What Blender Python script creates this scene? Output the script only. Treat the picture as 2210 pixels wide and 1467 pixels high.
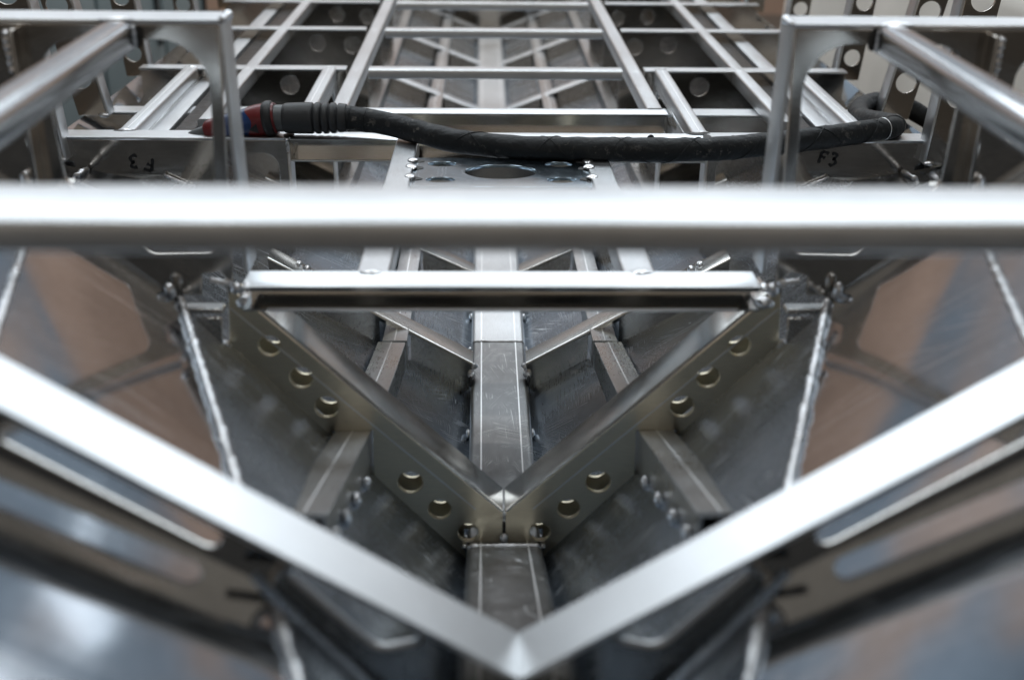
import bpy, math, random
from mathutils import Vector, Matrix, noise

# ------------------------------------------------------------------ setting up: camera, world, lamps, exposure
scene = bpy.context.scene
for o in list(bpy.data.objects):
    bpy.data.objects.remove(o)
col = scene.collection
random.seed(7)
H = 1.5                                   # camera height over the workshop floor (all z below are given relative to it)

cam = bpy.data.cameras.new('camera')
cam_o = bpy.data.objects.new('camera', cam)
col.objects.link(cam_o)
right = Vector((0.99968384, -0.0227059, 0.01080146))
down = Vector((0.0, -0.42958106, -0.9030283))
fwd = Vector((0.02514418, 0.9027428, -0.42944524))
m = Matrix((right, -down, -fwd)).transposed().to_4x4()
m.translation = Vector((-0.0219, 0, H))
cam_o.matrix_world = m
cam.sensor_width = 36
cam.lens = 36 * 2465 / 2210
cam.clip_start = 0.02
cam.clip_end = 200
cam.dof.use_dof = True
cam.dof.focus_distance = 1.50
cam.dof.aperture_fstop = 3.4
scene.camera = cam_o

world = bpy.data.worlds.new('World')
scene.world = world
world.use_nodes = True
bg = world.node_tree.nodes['Background']
bg.inputs['Color'].default_value = (0.195, 0.180, 0.163, 1)
bg.inputs['Strength'].default_value = 0.48

def area_lamp(name, loc, target, sx, sy, power, color=(0.90, 0.96, 1.0)):
    l = bpy.data.lights.new(name, 'AREA')
    l.shape = 'RECTANGLE'
    l.size, l.size_y = sx, sy
    l.energy = power
    l.color = color
    o = bpy.data.objects.new(name, l)
    col.objects.link(o)
    o.location = Vector(loc)
    o.rotation_euler = (Vector(target) - Vector(loc)).to_track_quat('-Z', 'Y').to_euler()
    return o
# workshop light: a long row of roof lights ahead of the hull, weaker panels overhead, two small work lamps
area_lamp('roof_light_row', (0.0, 5.6, H + 3.25), (0, 0.4, H - 0.4), 9.0, 1.5, 190, (0.84, 0.93, 1.0))
area_lamp('ceiling_panel', (-1.0, 1.6, H + 3.2), (-1.0, 1.5, H), 0.5, 2.4, 26, (0.92, 0.97, 1.0))
area_lamp('ceiling_panel', (1.0, 1.6, H + 3.2), (1.0, 1.5, H), 0.5, 2.4, 26, (0.92, 0.97, 1.0))
area_lamp('work_lamp', (0.80, 5.2, H + 1.05), (0.0, 1.0, H - 0.6), 0.40, 0.18, 0.6, (0.92, 0.97, 1.0))
area_lamp('work_lamp', (0.95, 4.9, H + 1.50), (0.0, 1.0, H - 0.6), 0.36, 0.22, 0.6, (0.92, 0.97, 1.0))
area_lamp('rear_lamp', (0.0, -5.0, H + 1.2), (0.0, 1.0, H - 0.3), 9.0, 3.2, 27, (1.0, 0.86, 0.70))  # added warm fill from behind the camera, brightens the faces turned to it
area_lamp('wall_lamp_row', (0.0, 7.4, H + 3.3), (0.0, 9.0, H + 0.6), 14.0, 0.3, 420, (1.0, 0.95, 0.9))  # added wash that brightens the unseen far wall for its reflection in the hull

scene.view_settings.view_transform = 'Standard'
scene.view_settings.look = 'None'
scene.view_settings.exposure = 0.2
scene.view_settings.gamma = 1.0
scene.view_settings.use_curve_mapping = False
scene.render.engine = 'CYCLES'

# ------------------------------------------------------------------ materials
MAT = {}
def nodes_of(name):
    mt = bpy.data.materials.new(name)
    mt.use_nodes = True
    nt = mt.node_tree
    return mt, nt, nt.nodes['Principled BSDF']
def ramp(nt, fac, stops):
    r = nt.nodes.new('ShaderNodeValToRGB')
    while len(r.color_ramp.elements) < len(stops):
        r.color_ramp.elements.new(0.5)
    for e, (p, c) in zip(r.color_ramp.elements, stops):
        e.position = p
        e.color = (c, c, c, 1) if not isinstance(c, tuple) else (*c, 1)
    nt.links.new(fac, r.inputs[0])
    return r.outputs[0]
def tex(nt, scale, vec_scale=(1, 1, 1), detail=4, rot=(0, 0, 0), coord='Object', rough=0.55):
    tc = nt.nodes.new('ShaderNodeTexCoord')
    mp = nt.nodes.new('ShaderNodeMapping')
    if coord == 'UV':
        mp.vector_type = 'TEXTURE'
        vec_scale = tuple(1 / v for v in vec_scale)
    mp.inputs['Scale'].default_value = vec_scale
    mp.inputs['Rotation'].default_value = rot
    nt.links.new(tc.outputs[coord], mp.inputs['Vector'])
    n = nt.nodes.new('ShaderNodeTexNoise')
    n.inputs['Scale'].default_value = scale
    n.inputs['Detail'].default_value = detail
    n.inputs['Roughness'].default_value = rough
    nt.links.new(mp.outputs[0], n.inputs['Vector'])
    return n.outputs['Fac']
def math_node(nt, op, a, b):
    n = nt.nodes.new('ShaderNodeMath')
    n.operation = op
    for i, v in enumerate((a, b)):
        if isinstance(v, (int, float)):
            n.inputs[i].default_value = v
        else:
            nt.links.new(v, n.inputs[i])
    return n.outputs[0]
def mixc(nt, fac, a, b, mode='MIX'):
    n = nt.nodes.new('ShaderNodeMix')
    n.data_type = 'RGBA'
    n.blend_type = mode
    for sock, v in ((n.inputs[0], fac), (n.inputs[6], a), (n.inputs[7], b)):
        if isinstance(v, (int, float)):
            sock.default_value = v
        elif isinstance(v, tuple):
            sock.default_value = (*v, 1)
        else:
            nt.links.new(v, sock)
    return n.outputs[2]

def metal(name, base, r0, r1, grain=(1, 1, 1), scratch=0.0, dirt=0.0, bump=0.02, dark=(0.12, 0.13, 0.14)):
    mt, nt, b = nodes_of(name)
    L = nt.links
    b.inputs['Metallic'].default_value = 1
    streak = tex(nt, 60, grain, 5)
    blot = tex(nt, 9, (1, 1, 1), 5)
    colr = mixc(nt, ramp(nt, streak, [(0.3, 0.0), (0.75, 1.0)]), tuple(c * 0.86 for c in base), base)
    rough = math_node(nt, 'ADD', math_node(nt, 'MULTIPLY', ramp(nt, streak, [(0.25, 0.0), (0.8, 1.0)]), (r1 - r0) * 0.6),
                      math_node(nt, 'ADD', math_node(nt, 'MULTIPLY', ramp(nt, blot, [(0.3, 0.0), (0.7, 1.0)]), (r1 - r0) * 0.4), r0))
    if dirt:
        d = ramp(nt, tex(nt, 6, (1, 1, 1), 4, rough=0.6), [(0.38, 0.0), (0.80, 1.0)])
        colr = mixc(nt, math_node(nt, 'MULTIPLY', d, dirt), colr, dark)
        rough = math_node(nt, 'ADD', rough, math_node(nt, 'MULTIPLY', d, 0.06))
    if scratch:
        tot = None
        for k, (vs, rt, sc) in enumerate([((1, 60, 1), .35, 8), ((1, 60, 1), -.5, 7), ((1, 70, 1), 1.2, 6), ((1, 60, 1), 2.1, 9), ((1, 70, 1), .05, 6)]):
            ln = math_node(nt, 'ABSOLUTE', math_node(nt, 'SUBTRACT', tex(nt, sc, vs, 0, (0, 0, rt), coord='UV'), .5), 0)
            ln = ramp(nt, ln, [(0.0, 1.0), (0.022, 0.0)])
            mk = ramp(nt, tex(nt, 16 + 3 * k, (1, 1, 1), 2, (0, 0, k + .3), coord='UV'), [(0.55, 0.0), (0.64, 1.0)])
            v = math_node(nt, 'MULTIPLY', ln, mk)
            tot = v if tot is None else math_node(nt, 'MAXIMUM', tot, v)
        colr = mixc(nt, math_node(nt, 'MULTIPLY', tot, scratch), colr, (0.92, 0.93, 0.94))
        rough = math_node(nt, 'ADD', rough, math_node(nt, 'MULTIPLY', tot, 0.35 * scratch))
    L.new(colr, b.inputs['Base Color'])
    L.new(rough, b.inputs['Roughness'])
    if bump:
        bp = nt.nodes.new('ShaderNodeBump')
        bp.inputs['Strength'].default_value = bump
        bp.inputs['Distance'].default_value = 0.002
        L.new(streak, bp.inputs['Height'])
        L.new(bp.outputs[0], b.inputs['Normal'])
    MAT[name] = mt
    return mt

metal('extrusion_lengthwise', (0.77, 0.785, 0.80), 0.28, 0.46, (18, 1, 18), dirt=0.30, dark=(0.34, 0.35, 0.36))
metal('extrusion_crosswise', (0.77, 0.785, 0.80), 0.28, 0.46, (1, 18, 18), dirt=0.30, dark=(0.34, 0.35, 0.36))
metal('tube_metal', (0.66, 0.68, 0.70), 0.11, 0.19, (18, 1, 18), dirt=0.12)
metal('web_sheet', (0.64, 0.605, 0.56), 0.08, 0.16, (1, 4, 10), dirt=0.12, bump=0.015)
metal('flange_sheet', (0.60, 0.585, 0.56), 0.13, 0.23, (1, 12, 12), dirt=0.12, bump=0.012)
metal('bend_sheet', (0.58, 0.565, 0.54), 0.05, 0.12, (1, 12, 12), dirt=0.15, bump=0.01)
metal('mirror_sheet', (0.92, 0.83, 0.64), 0.30, 0.42, (1, 4, 10), dirt=0.10, bump=0.006)
metal('hull_sheet', (0.38, 0.42, 0.47), 0.045, 0.10, (2.5, 1, 2.5), scratch=0.55, dirt=0.55, bump=0.012)
metal('bottom_sheet', (0.40, 0.46, 0.53), 0.17, 0.32, (9, 0.6, 9), scratch=0.6, dirt=0.4, bump=0.02, dark=(0.05, 0.055, 0.06))
metal('keel_sheet', (0.33, 0.335, 0.34), 0.26, 0.38, (3, 1, 3), scratch=0.8, dirt=0.25, bump=0.012)
metal('blue_plate', (0.42, 0.52, 0.60), 0.10, 0.20, (2, 1, 2), scratch=0.4, dirt=0.4)
metal('bare_stiffener', (0.70, 0.71, 0.72), 0.22, 0.36, (6, 1, 6), scratch=0.3, dirt=0.25)
metal('weld_metal', (0.78, 0.78, 0.79), 0.22, 0.40, (1, 1, 1), dirt=0.25, bump=0.25)

def plain(name, color, rough, var=0.25, scale=12, metallic=0.0, bump=0.0, bscale=60):
    mt, nt, b = nodes_of(name)
    n = tex(nt, scale, (1, 1, 1), 6)
    c = mixc(nt, ramp(nt, n, [(0.3, 0.0), (0.7, 1.0)]), tuple(v * (1 - var) for v in color), tuple(min(1, v * (1 + var)) for v in color))
    nt.links.new(c, b.inputs['Base Color'])
    b.inputs['Roughness'].default_value = rough
    b.inputs['Metallic'].default_value = metallic
    if bump:
        bp = nt.nodes.new('ShaderNodeBump')
        bp.inputs['Strength'].default_value = bump
        bp.inputs['Distance'].default_value = 0.003
        nt.links.new(tex(nt, bscale, (1, 1, 1), 5), bp.inputs['Height'])
        nt.links.new(bp.outputs[0], b.inputs['Normal'])
    MAT[name] = mt
    return mt
plain('scribe_line', (0.95, 0.955, 0.96), 0.42, 0.03, metallic=1.0)
plain('marker_ink', (0.012, 0.012, 0.013), 0.5, 0.1)
plain('weld_soot', (0.02, 0.019, 0.018), 0.55, 0.4, 60)
plain('black_rubber', (0.014, 0.015, 0.017), 0.5, 0.3, 40, bump=0.15, bscale=90)
plain('grip_rubber', (0.030, 0.032, 0.035), 0.5, 0.15, 40, bump=0.1, bscale=200)
plain('blue_plastic', (0.010, 0.042, 0.15), 0.32, 0.3, 30)
plain('red_plastic', (0.145, 0.013, 0.015), 0.36, 0.25, 30)
plain('grey_plastic', (0.10, 0.11, 0.115), 0.4, 0.2, 30)
plain('black_strip', (0.012, 0.012, 0.013), 0.3, 0.4, 50, bump=0.8, bscale=45)
plain('floor_paint', (0.055, 0.048, 0.042), 0.5, 0.15, 2, bump=0.05)
plain('brown_wall', (0.36, 0.255, 0.20), 0.8, 0.25, 1.2)
mt, nt, b = nodes_of('grey_wall')
c = mixc(nt, ramp(nt, tex(nt, 0.75, (1, 1, 1.5), 2), [(0.52, 0.0), (0.62, 1.0)]), (0.145, 0.19, 0.24), (0.27, 0.21, 0.18))
nt.links.new(c, b.inputs['Base Color'])
b.inputs['Roughness'].default_value = 0.8
MAT['grey_wall'] = mt
plain('canvas', (0.84, 0.81, 0.75), 0.85, 0.06, 5, bump=0.12, bscale=150)
plain('cabinet_paint', (0.21, 0.27, 0.29), 0.45, 0.08, 5)
plain('dark_box', (0.03, 0.032, 0.035), 0.5, 0.2, 10)
# hose cover: black with pale scuffs
mt, nt, b = nodes_of('hose_cover')
fl = ramp(nt, tex(nt, 95, (1, 1, 1), 6, rough=0.7), [(0.56, 0.0), (0.64, 1.0)])
pt = ramp(nt, tex(nt, 14, (1, 1, 1), 3), [(0.48, 0.0), (0.62, 1.0)])
c = mixc(nt, math_node(nt, 'MULTIPLY', fl, pt), (0.009, 0.011, 0.013), (0.13, 0.12, 0.11))
nt.links.new(c, b.inputs['Base Color'])
b.inputs['Roughness'].default_value = 0.55
b.inputs['Specular IOR Level'].default_value = 0.35
bp = nt.nodes.new('ShaderNodeBump'); bp.inputs['Strength'].default_value = 0.8; bp.inputs['Distance'].default_value = 0.004
nt.links.new(tex(nt, 60, (1, 1, 1), 6), bp.inputs['Height']); nt.links.new(bp.outputs[0], b.inputs['Normal'])
MAT['hose_cover'] = mt
# timber
mt, nt, b = nodes_of('timber')
g = tex(nt, 20, (9, 0.7, 9), 5)
c = mixc(nt, ramp(nt, g, [(0.3, 0.0), (0.7, 1.0)]), (0.23, 0.115, 0.045), (0.42, 0.24, 0.11))
nt.links.new(c, b.inputs['Base Color'])
b.inputs['Roughness'].default_value = 0.65
MAT['timber'] = mt

# ------------------------------------------------------------------ mesh helpers
ROOT = {}
def put(name, me, mat, parent, smooth=False, label=None):
    o = bpy.data.objects.new(name, me)
    col.objects.link(o)
    me.materials.clear()
    me.materials.append(MAT[mat])
    if smooth:
        for p in me.polygons:
            p.use_smooth = True
    if parent is not None:
        o.parent = parent
        r = parent
        while r.parent is not None:
            r = r.parent
        me.transform(Matrix.Translation(-Vector(r.location)))
    if label:
        o['label'] = label
    return o
def new_mesh(name, verts, faces):
    me = bpy.data.meshes.new(name)
    me.from_pydata([(v[0], v[1], v[2] + H) for v in verts], [], faces)
    me.update()
    return me
def rrect(w, h, r, cx=0.0, cy=0.0, n=4):
    pts = []
    for (sx, sy, a0) in ((1, 1, 0), (-1, 1, 90), (-1, -1, 180), (1, -1, 270)):
        for k in range(n + 1):
            a = math.radians(a0 + 90 * k / n)
            pts.append((cx + sx * (w / 2 - r) + r * math.cos(a), cy + sy * (h / 2 - r) + r * math.sin(a)))
    return pts
def sweep(name, prof, path, mat, parent, up=(0, 0, 1), smooth=True, label=None, scale=None):
    """prof: (side, up) points; path: points; the side axis is direction x up"""
    path = [Vector(p) for p in path]
    up = Vector(up)
    vs, fs = [], []
    n = len(prof)
    for i, p in enumerate(path):
        d = (path[min(i + 1, len(path) - 1)] - path[max(i - 1, 0)]).normalized()
        s = d.cross(up).normalized()
        u = s.cross(d).normalized()
        k = scale[i] if scale else 1.0
        for (a, b2) in prof:
            vs.append(p + s * a * k + u * b2 * k)
    for i in range(len(path) - 1):
        for j in range(n):
            j2 = (j + 1) % n
            fs.append((i * n + j, i * n + j2, (i + 1) * n + j2, (i + 1) * n + j))
    fs.append(tuple(range(n))[::-1])
    fs.append(tuple(range((len(path) - 1) * n, len(path) * n)))
    me = new_mesh(name, vs, fs)
    ln = [0.0]
    for a, b2 in zip(path[:-1], path[1:]):
        ln.append(ln[-1] + (b2 - a).length)
    pr = [0.0]
    for a, b2 in zip(prof, prof[1:] + prof[:1]):
        pr.append(pr[-1] + math.hypot(a[0] - b2[0], a[1] - b2[1]))
    set_uv(me, lambda i, poly: (ln[i // n] + path[0].x * 3.7, pr[i % n] + path[0].y * 2.3))
    fix_normals(me)
    o = put(name, me, mat, parent, False, label)
    if smooth:
        shade_auto(me)
    return o
def set_uv(me, fn):
    uv = me.uv_layers.new(name='UVMap')
    for poly in me.polygons:
        for li in poly.loop_indices:
            uv.data[li].uv = fn(me.loops[li].vertex_index, poly)
def fix_normals(me):
    import bmesh
    bm = bmesh.new(); bm.from_mesh(me)
    bmesh.ops.recalc_face_normals(bm, faces=bm.faces)
    bm.to_mesh(me); bm.free()
def shade_auto(me, ang=40):
    for p in me.polygons:
        p.use_smooth = True
    me.set_sharp_from_angle(angle=math.radians(ang))
def roundpoly(pts, r, n=5):
    out = []
    N = len(pts)
    for i in range(N):
        p = Vector(pts[i]).to_2d(); a = Vector(pts[i - 1]).to_2d(); c = Vector(pts[(i + 1) % N]).to_2d()
        rr = r[i] if isinstance(r, (list, tuple)) else r
        if rr <= 0:
            out.append((p.x, p.y)); continue
        d1 = (a - p).normalized(); d2 = (c - p).normalized()
        cosv = max(-1, min(1, d1.dot(d2)))
        half = math.acos(cosv) / 2
        if half > math.radians(88):
            out.append((p.x, p.y)); continue
        t = min(rr / math.tan(half), (a - p).length * 0.48, (c - p).length * 0.48)
        rad = t * math.tan(half)
        cen = p + (d1 + d2).normalized() * (rad / math.sin(half))
        s = p + d1 * t; e = p + d2 * t
        a0 = math.atan2(s.y - cen.y, s.x - cen.x); a1 = math.atan2(e.y - cen.y, e.x - cen.x)
        da = (a1 - a0 + math.pi) % (2 * math.pi) - math.pi
        for k in range(n + 1):
            q = a0 + da * k / n
            out.append((cen.x + rad * math.cos(q), cen.y + rad * math.sin(q)))
    return out
def circle(cx, cy, r, n=28):
    return [(cx + r * math.cos(2 * math.pi * k / n), cy + r * math.sin(2 * math.pi * k / n)) for k in range(n)]
def slot(p0, p1, r, n=10):
    p0 = Vector(p0); p1 = Vector(p1)
    a = math.atan2(p1.y - p0.y, p1.x - p0.x)
    pts = [(p1.x + r * math.cos(a - math.pi / 2 + math.pi * k / n), p1.y + r * math.sin(a - math.pi / 2 + math.pi * k / n)) for k in range(n + 1)]
    pts += [(p0.x + r * math.cos(a + math.pi / 2 + math.pi * k / n), p0.y + r * math.sin(a + math.pi / 2 + math.pi * k / n)) for k in range(n + 1)]
    return pts
def plate(name, outer, holes, origin, ux, uy, thick, mat, parent, bev=0.0006, label=None):
    """flat sheet with openings; origin is the middle of its thickness"""
    cu = bpy.data.curves.new(name, 'CURVE')
    cu.dimensions = '2D'
    cu.fill_mode = 'BOTH'
    cu.extrude = max(1e-5, thick / 2 - bev)
    cu.bevel_depth = bev
    cu.bevel_resolution = 1
    cu.offset = -bev
    for loop in [outer] + list(holes):
        s = cu.splines.new('POLY')
        s.points.add(len(loop) - 1)
        for q, (a, b2) in zip(s.points, loop):
            q.co = (a, b2, 0, 1)
        s.use_cyclic_u = True
    tmp = bpy.data.objects.new('tmp', cu)
    col.objects.link(tmp)
    dg = bpy.context.evaluated_depsgraph_get()
    me = bpy.data.meshes.new_from_object(tmp.evaluated_get(dg))
    bpy.data.objects.remove(tmp)
    bpy.data.curves.remove(cu)
    ux = Vector(ux).normalized(); uy = Vector(uy).normalized(); uz = ux.cross(uy)
    M = Matrix((ux, uy, uz)).transposed().to_4x4()
    M.translation = Vector(origin) + Vector((0, 0, H))
    me.transform(M)
    return put(name, me, mat, parent, False, label)
def xz_plate(name, outer, holes, y, thick, mat, parent, **k):
    return plate(name, outer, holes, (0, y, 0), (1, 0, 0), (0, 0, 1), thick, mat, parent, **k)
def mir(pts, s):
    return [(p[0] * s, *p[1:]) for p in pts]
def cr(points, n=8):
    P = [Vector(p) for p in points]
    P = [P[0] * 2 - P[1]] + P + [P[-1] * 2 - P[-2]]
    out = []
    for i in range(1, len(P) - 2):
        for k in range(n):
            t = k / n
            a, b2, c2, d = P[i - 1], P[i], P[i + 1], P[i + 2]
            out.append(0.5 * ((2 * b2) + (c2 - a) * t + (2 * a - 5 * b2 + 4 * c2 - d) * t * t + (3 * b2 - a - 3 * c2 + d) * t ** 3))
    out.append(P[-2])
    return out
def tube(name, path, radius, mat, parent, n=14, lump=0.0, freq=60, squash=1.0, label=None):
    path = [Vector(p) for p in path]
    vs, fs = [], []
    u = None
    for i, p in enumerate(path):
        d = (path[min(i + 1, len(path) - 1)] - path[max(i - 1, 0)]).normalized()
        if u is None:
            u = d.orthogonal().normalized()
            if abs(d.z) < 0.9:
                s0 = d.cross(Vector((0, 0, 1))).normalized(); u = s0.cross(d).normalized()
        u = (u - d * u.dot(d)).normalized()
        s = d.cross(u).normalized()
        r = radius[i] if isinstance(radius, (list, tuple)) else radius
        for j in range(n):
            a = 2 * math.pi * j / n
            rr = r
            q = p + s * math.cos(a) * r + u * math.sin(a) * r * squash
            if lump:
                rr = 1 + lump * noise.noise(q * freq)
                q = p + (q - p) * rr
            vs.append(q)
    for i in range(len(path) - 1):
        for j in range(n):
            j2 = (j + 1) % n
            fs.append((i * n + j, i * n + j2, (i + 1) * n + j2, (i + 1) * n + j))
    fs.append(tuple(range(n))[::-1]); fs.append(tuple(range((len(path) - 1) * n, len(path) * n)))
    me = new_mesh(name, vs, fs)
    fix_normals(me)
    shade_auto(me, 50)
    return put(name, me, mat, parent, False, label)
def line_pts(a, b2, step):
    a = Vector(a); b2 = Vector(b2)
    n = max(2, int((b2 - a).length / step))
    return [a.lerp(b2, k / n) for k in range(n + 1)]
def weld(path, r, parent, step=0.0022, name='weld_bead'):
    """rippled bead along a polyline"""
    pts = []
    for a, b2 in zip(path[:-1], path[1:]):
        q = line_pts(a, b2, step)
        pts += q if not pts else q[1:]
    rad = []
    for i, p in enumerate(pts):
        k = 1 + 0.22 * math.sin(i * 2.2) + 0.55 * noise.noise(Vector(p) * 70)
        if i in (0, len(pts) - 1):
            k *= 0.35
        rad.append(r * k)
    return tube(name, pts, rad, 'weld_metal', parent, n=8, lump=0.15, freq=300)
def blob(p, r, parent, mat='weld_metal', name='weld_tack', sq=(1, 1, 1)):
    vs, fs = [], []
    nu, nv = 12, 8
    p = Vector(p)
    for i in range(nv + 1):
        th = math.pi * i / nv
        for j in range(nu):
            ph = 2 * math.pi * j / nu
            d = Vector((math.sin(th) * math.cos(ph), math.sin(th) * math.sin(ph), math.cos(th)))
            k = 1 + 0.35 * noise.noise((p + d * r) * (0.9 / r))
            vs.append(p + Vector((d.x * sq[0], d.y * sq[1], d.z * sq[2])) * r * k)
    for i in range(nv):
        for j in range(nu):
            j2 = (j + 1) % nu
            fs.append((i * nu + j, i * nu + j2, (i + 1) * nu + j2, (i + 1) * nu + j))
    me = new_mesh(name, vs, fs)
    fix_normals(me)
    shade_auto(me, 70)
    return put(name, me, mat, parent)
def empty(name, loc, parent=None):
    o = bpy.data.objects.new(name, None)
    col.objects.link(o)
    o.empty_display_size = 0.05
    if parent is None:
        o.location = Vector(loc) + Vector((0, 0, H))
    else:
        o.parent = parent
    return o
def tag(o, label, cat=None, group=None, kind=None):
    if label: o['label'] = label
    if cat: o['category'] = cat
    if group: o['group'] = group
    if kind: o['kind'] = kind
    return o

# ------------------------------------------------------------------ the setting: workshop floor
me = new_mesh('floor', [(-20, -8, -H), (20, -8, -H), (20, 24, -H), (-20, 24, -H)], [(0, 1, 2, 3)])
fl_o = put('floor', me, 'floor_paint', None)
fl_o['kind'] = 'structure'

for (nm, z0, z1, mat) in (('wall', -H, 1.25, 'brown_wall'), ('upper_wall', 1.2505, 4.2, 'grey_wall')):  # unseen walls, added to give the plates something to reflect
    me = new_mesh(nm, [(-9, 9, z0), (9, 9, z0), (9, 9, z1), (-9, 9, z1), (-9, 9.2, z0), (9, 9.2, z0), (9, 9.2, z1), (-9, 9.2, z1)],
                  [(0, 1, 2, 3), (5, 4, 7, 6), (3, 2, 6, 7), (1, 0, 4, 5), (0, 3, 7, 4), (2, 1, 5, 6)])
    put(nm, me, mat, None)['kind'] = 'structure'

# ------------------------------------------------------------------ the hull
ST = [(.30, -.445, .061, -.418, .36, -.24), (.53, -.535, .1426, -.4224, .45, -.234), (1.0, -.735, .31, -.431, .53, -.24),
      (1.386, -.735, .40, -.524, .60, -.40), (1.56, -.735, .506, -.491, .66, -.462), (2.0, -.735, .50, -.53, .655, -.47),
      (2.8, -.735, .45, -.575, .63, -.46), (4.6, -.735, .45, -.575, .63, -.46)]
def sec(y):
    y = max(ST[0][0], min(ST[-1][0], y))
    for a, b2 in zip(ST[:-1], ST[1:]):
        if y <= b2[0]:
            t = (y - a[0]) / (b2[0] - a[0])
            return [a[i] + (b2[i] - a[i]) * t for i in range(1, 6)]
def hz(x, y):
    k, cx, cz, ox, oz = sec(y)
    x = abs(x)
    if x <= cx:
        return k + (cz - k) * (x - .039) / (cx - .039)
    return cz + (oz - cz) * (x - cx) / (ox - cx)
KEEL = [(.28, -.411), (.53, -.515), (.77, -.6125), (.972, -.6975), (1.0, -.712), (1.2, -.715), (4.6, -.715)]
def keel_z(y):
    for a, b2 in zip(KEEL[:-1], KEEL[1:]):
        if y <= b2[0]:
            return a[1] + (b2[1] - a[1]) * (y - a[0]) / (b2[0] - a[0])
    return KEEL[-1][1]

hull = empty('boat_hull', (0, 1.2, -.78))
tag(hull, 'unfinished bare aluminium boat hull of welded frames, keel and plates, seen along its keel', 'boat hull')

YS = sorted(set([.30 + .05 * k for k in range(28)] + [1.7 + .15 * k for k in range(20)] + [4.6, .53, 1.0, 1.386, 1.56]))
def sheet(name, edges, s, t=0.005, mat='hull_sheet', label=None):
    vs, fs = [], []
    nx = 4
    for y in YS:
        (x0, z0), (x1, z1) = edges(y)
        for lay in (0, 1):
            for k in range(nx + 1):
                q = k / nx
                x = x0 + (x1 - x0) * q
                z = z0 + (z1 - z0) * q
                w = 0.0012 * noise.noise(Vector((x * 7 * s, y * 5, 3.1)))
                vs.append((s * x, y, z + w - lay * t))
    R = 2 * (nx + 1)
    for i in range(len(YS) - 1):
        a, b2 = i * R, (i + 1) * R
        for k in range(nx):
            fs.append((a + k, a + k + 1, b2 + k + 1, b2 + k))
            fs.append((a + nx + 1 + k, b2 + nx + 1 + k, b2 + nx + 2 + k, a + nx + 2 + k))
        fs.append((a, b2, b2 + nx + 1, a + nx + 1))
        fs.append((a + nx, a + 2 * nx + 1, b2 + 2 * nx + 1, b2 + nx))
    me = new_mesh(name, vs, fs)
    set_uv(me, lambda i, poly: (vs[i][1], math.hypot(vs[i][0], vs[i][2]) * s * 1.0 + .3 * s))
    fix_normals(me)
    o = put(name, me, mat, hull, False, label)
    shade_auto(me, 30)
    return o
plates = {}
for s in (-1, 1):
    side = 'left' if s < 0 else 'right'
    plates['b', s] = sheet('bottom_plate', lambda y: ((.030, sec(y)[0] - .009 * (sec(y)[2] - sec(y)[0]) / max(.02, sec(y)[1] - .039)), (sec(y)[1], sec(y)[2])), s, mat='bottom_sheet',
                           label=side + ' scratched dark aluminium bottom plate beside the keel')
    plates['s', s] = sheet('side_plate', lambda y: ((sec(y)[1] + .0006, sec(y)[2]), (sec(y)[3], sec(y)[4])), s,
                           label=side + ' aluminium side plate outside the chine weld')
    cp = [(s * (sec(y)[1] - .001), y, sec(y)[2] + .001) for y in [.31 + .03 * k for k in range(23)] + [.995]]
    weld(cp, .0034, plates['s', s], name='chine_weld')
    op = []
    for k in range(12):
        y = .60 + .40 * k / 11
        x = .322 + (y - .60) * .252
        op.append((s * x, y, hz(x, y) + .001))
    weld(op, .003, plates['s', s], name='plate_seam_weld')

# keel: rounded flat bar with scribed lines, joints welded across
def keel_path(y0, y1):
    ys = sorted([y for y, z in KEEL if y0 < y < y1] + [y0, y1] + [y0 + .06 * k for k in range(1, int((y1 - y0) / .06))])
    ys = [y for i, y in enumerate(ys) if i == 0 or y - ys[i - 1] > .004]
    return [(0, y, keel_z(y)) for y in ys]
KW = .078
for (y0, y1) in ((.29, .9735), (.975, 1.497), (1.499, 4.55)):
    kp = keel_path(y0, y1)
    kb = sweep('keel_bar', rrect(KW, .05, .007, 0, -.025, 5), kp, 'keel_sheet' if y0 < 1.4 else 'extrusion_lengthwise', hull)  # aft length in brighter metal, standing in for lamp reflections on it
    for sx in (-.0245, .0245):
        sweep('scribed_line', [(-.0009 + sx, .0002), (.0009 + sx, .0002), (.0009 + sx, .0005), (-.0009 + sx, .0005)],
              [p for p in kp], 'scribe_line', kb, smooth=False)
for y in (.9742, 1.498):
    weld([(-.038, y, keel_z(y) - .004), (-.034, y, keel_z(y) + .0002), (.034, y, keel_z(y) + .0002), (.038, y, keel_z(y) - .004)], .0019, kb, name='keel_joint_weld')
for s in (-1, 1):
    for y in (1.03, 1.075, 1.12, 1.18, 1.26, 1.5, 1.62):
        blob((s * .0405, y, hz(.0405, y) + .004), .0048, kb, sq=(.7, 1.7, 1))

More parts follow.
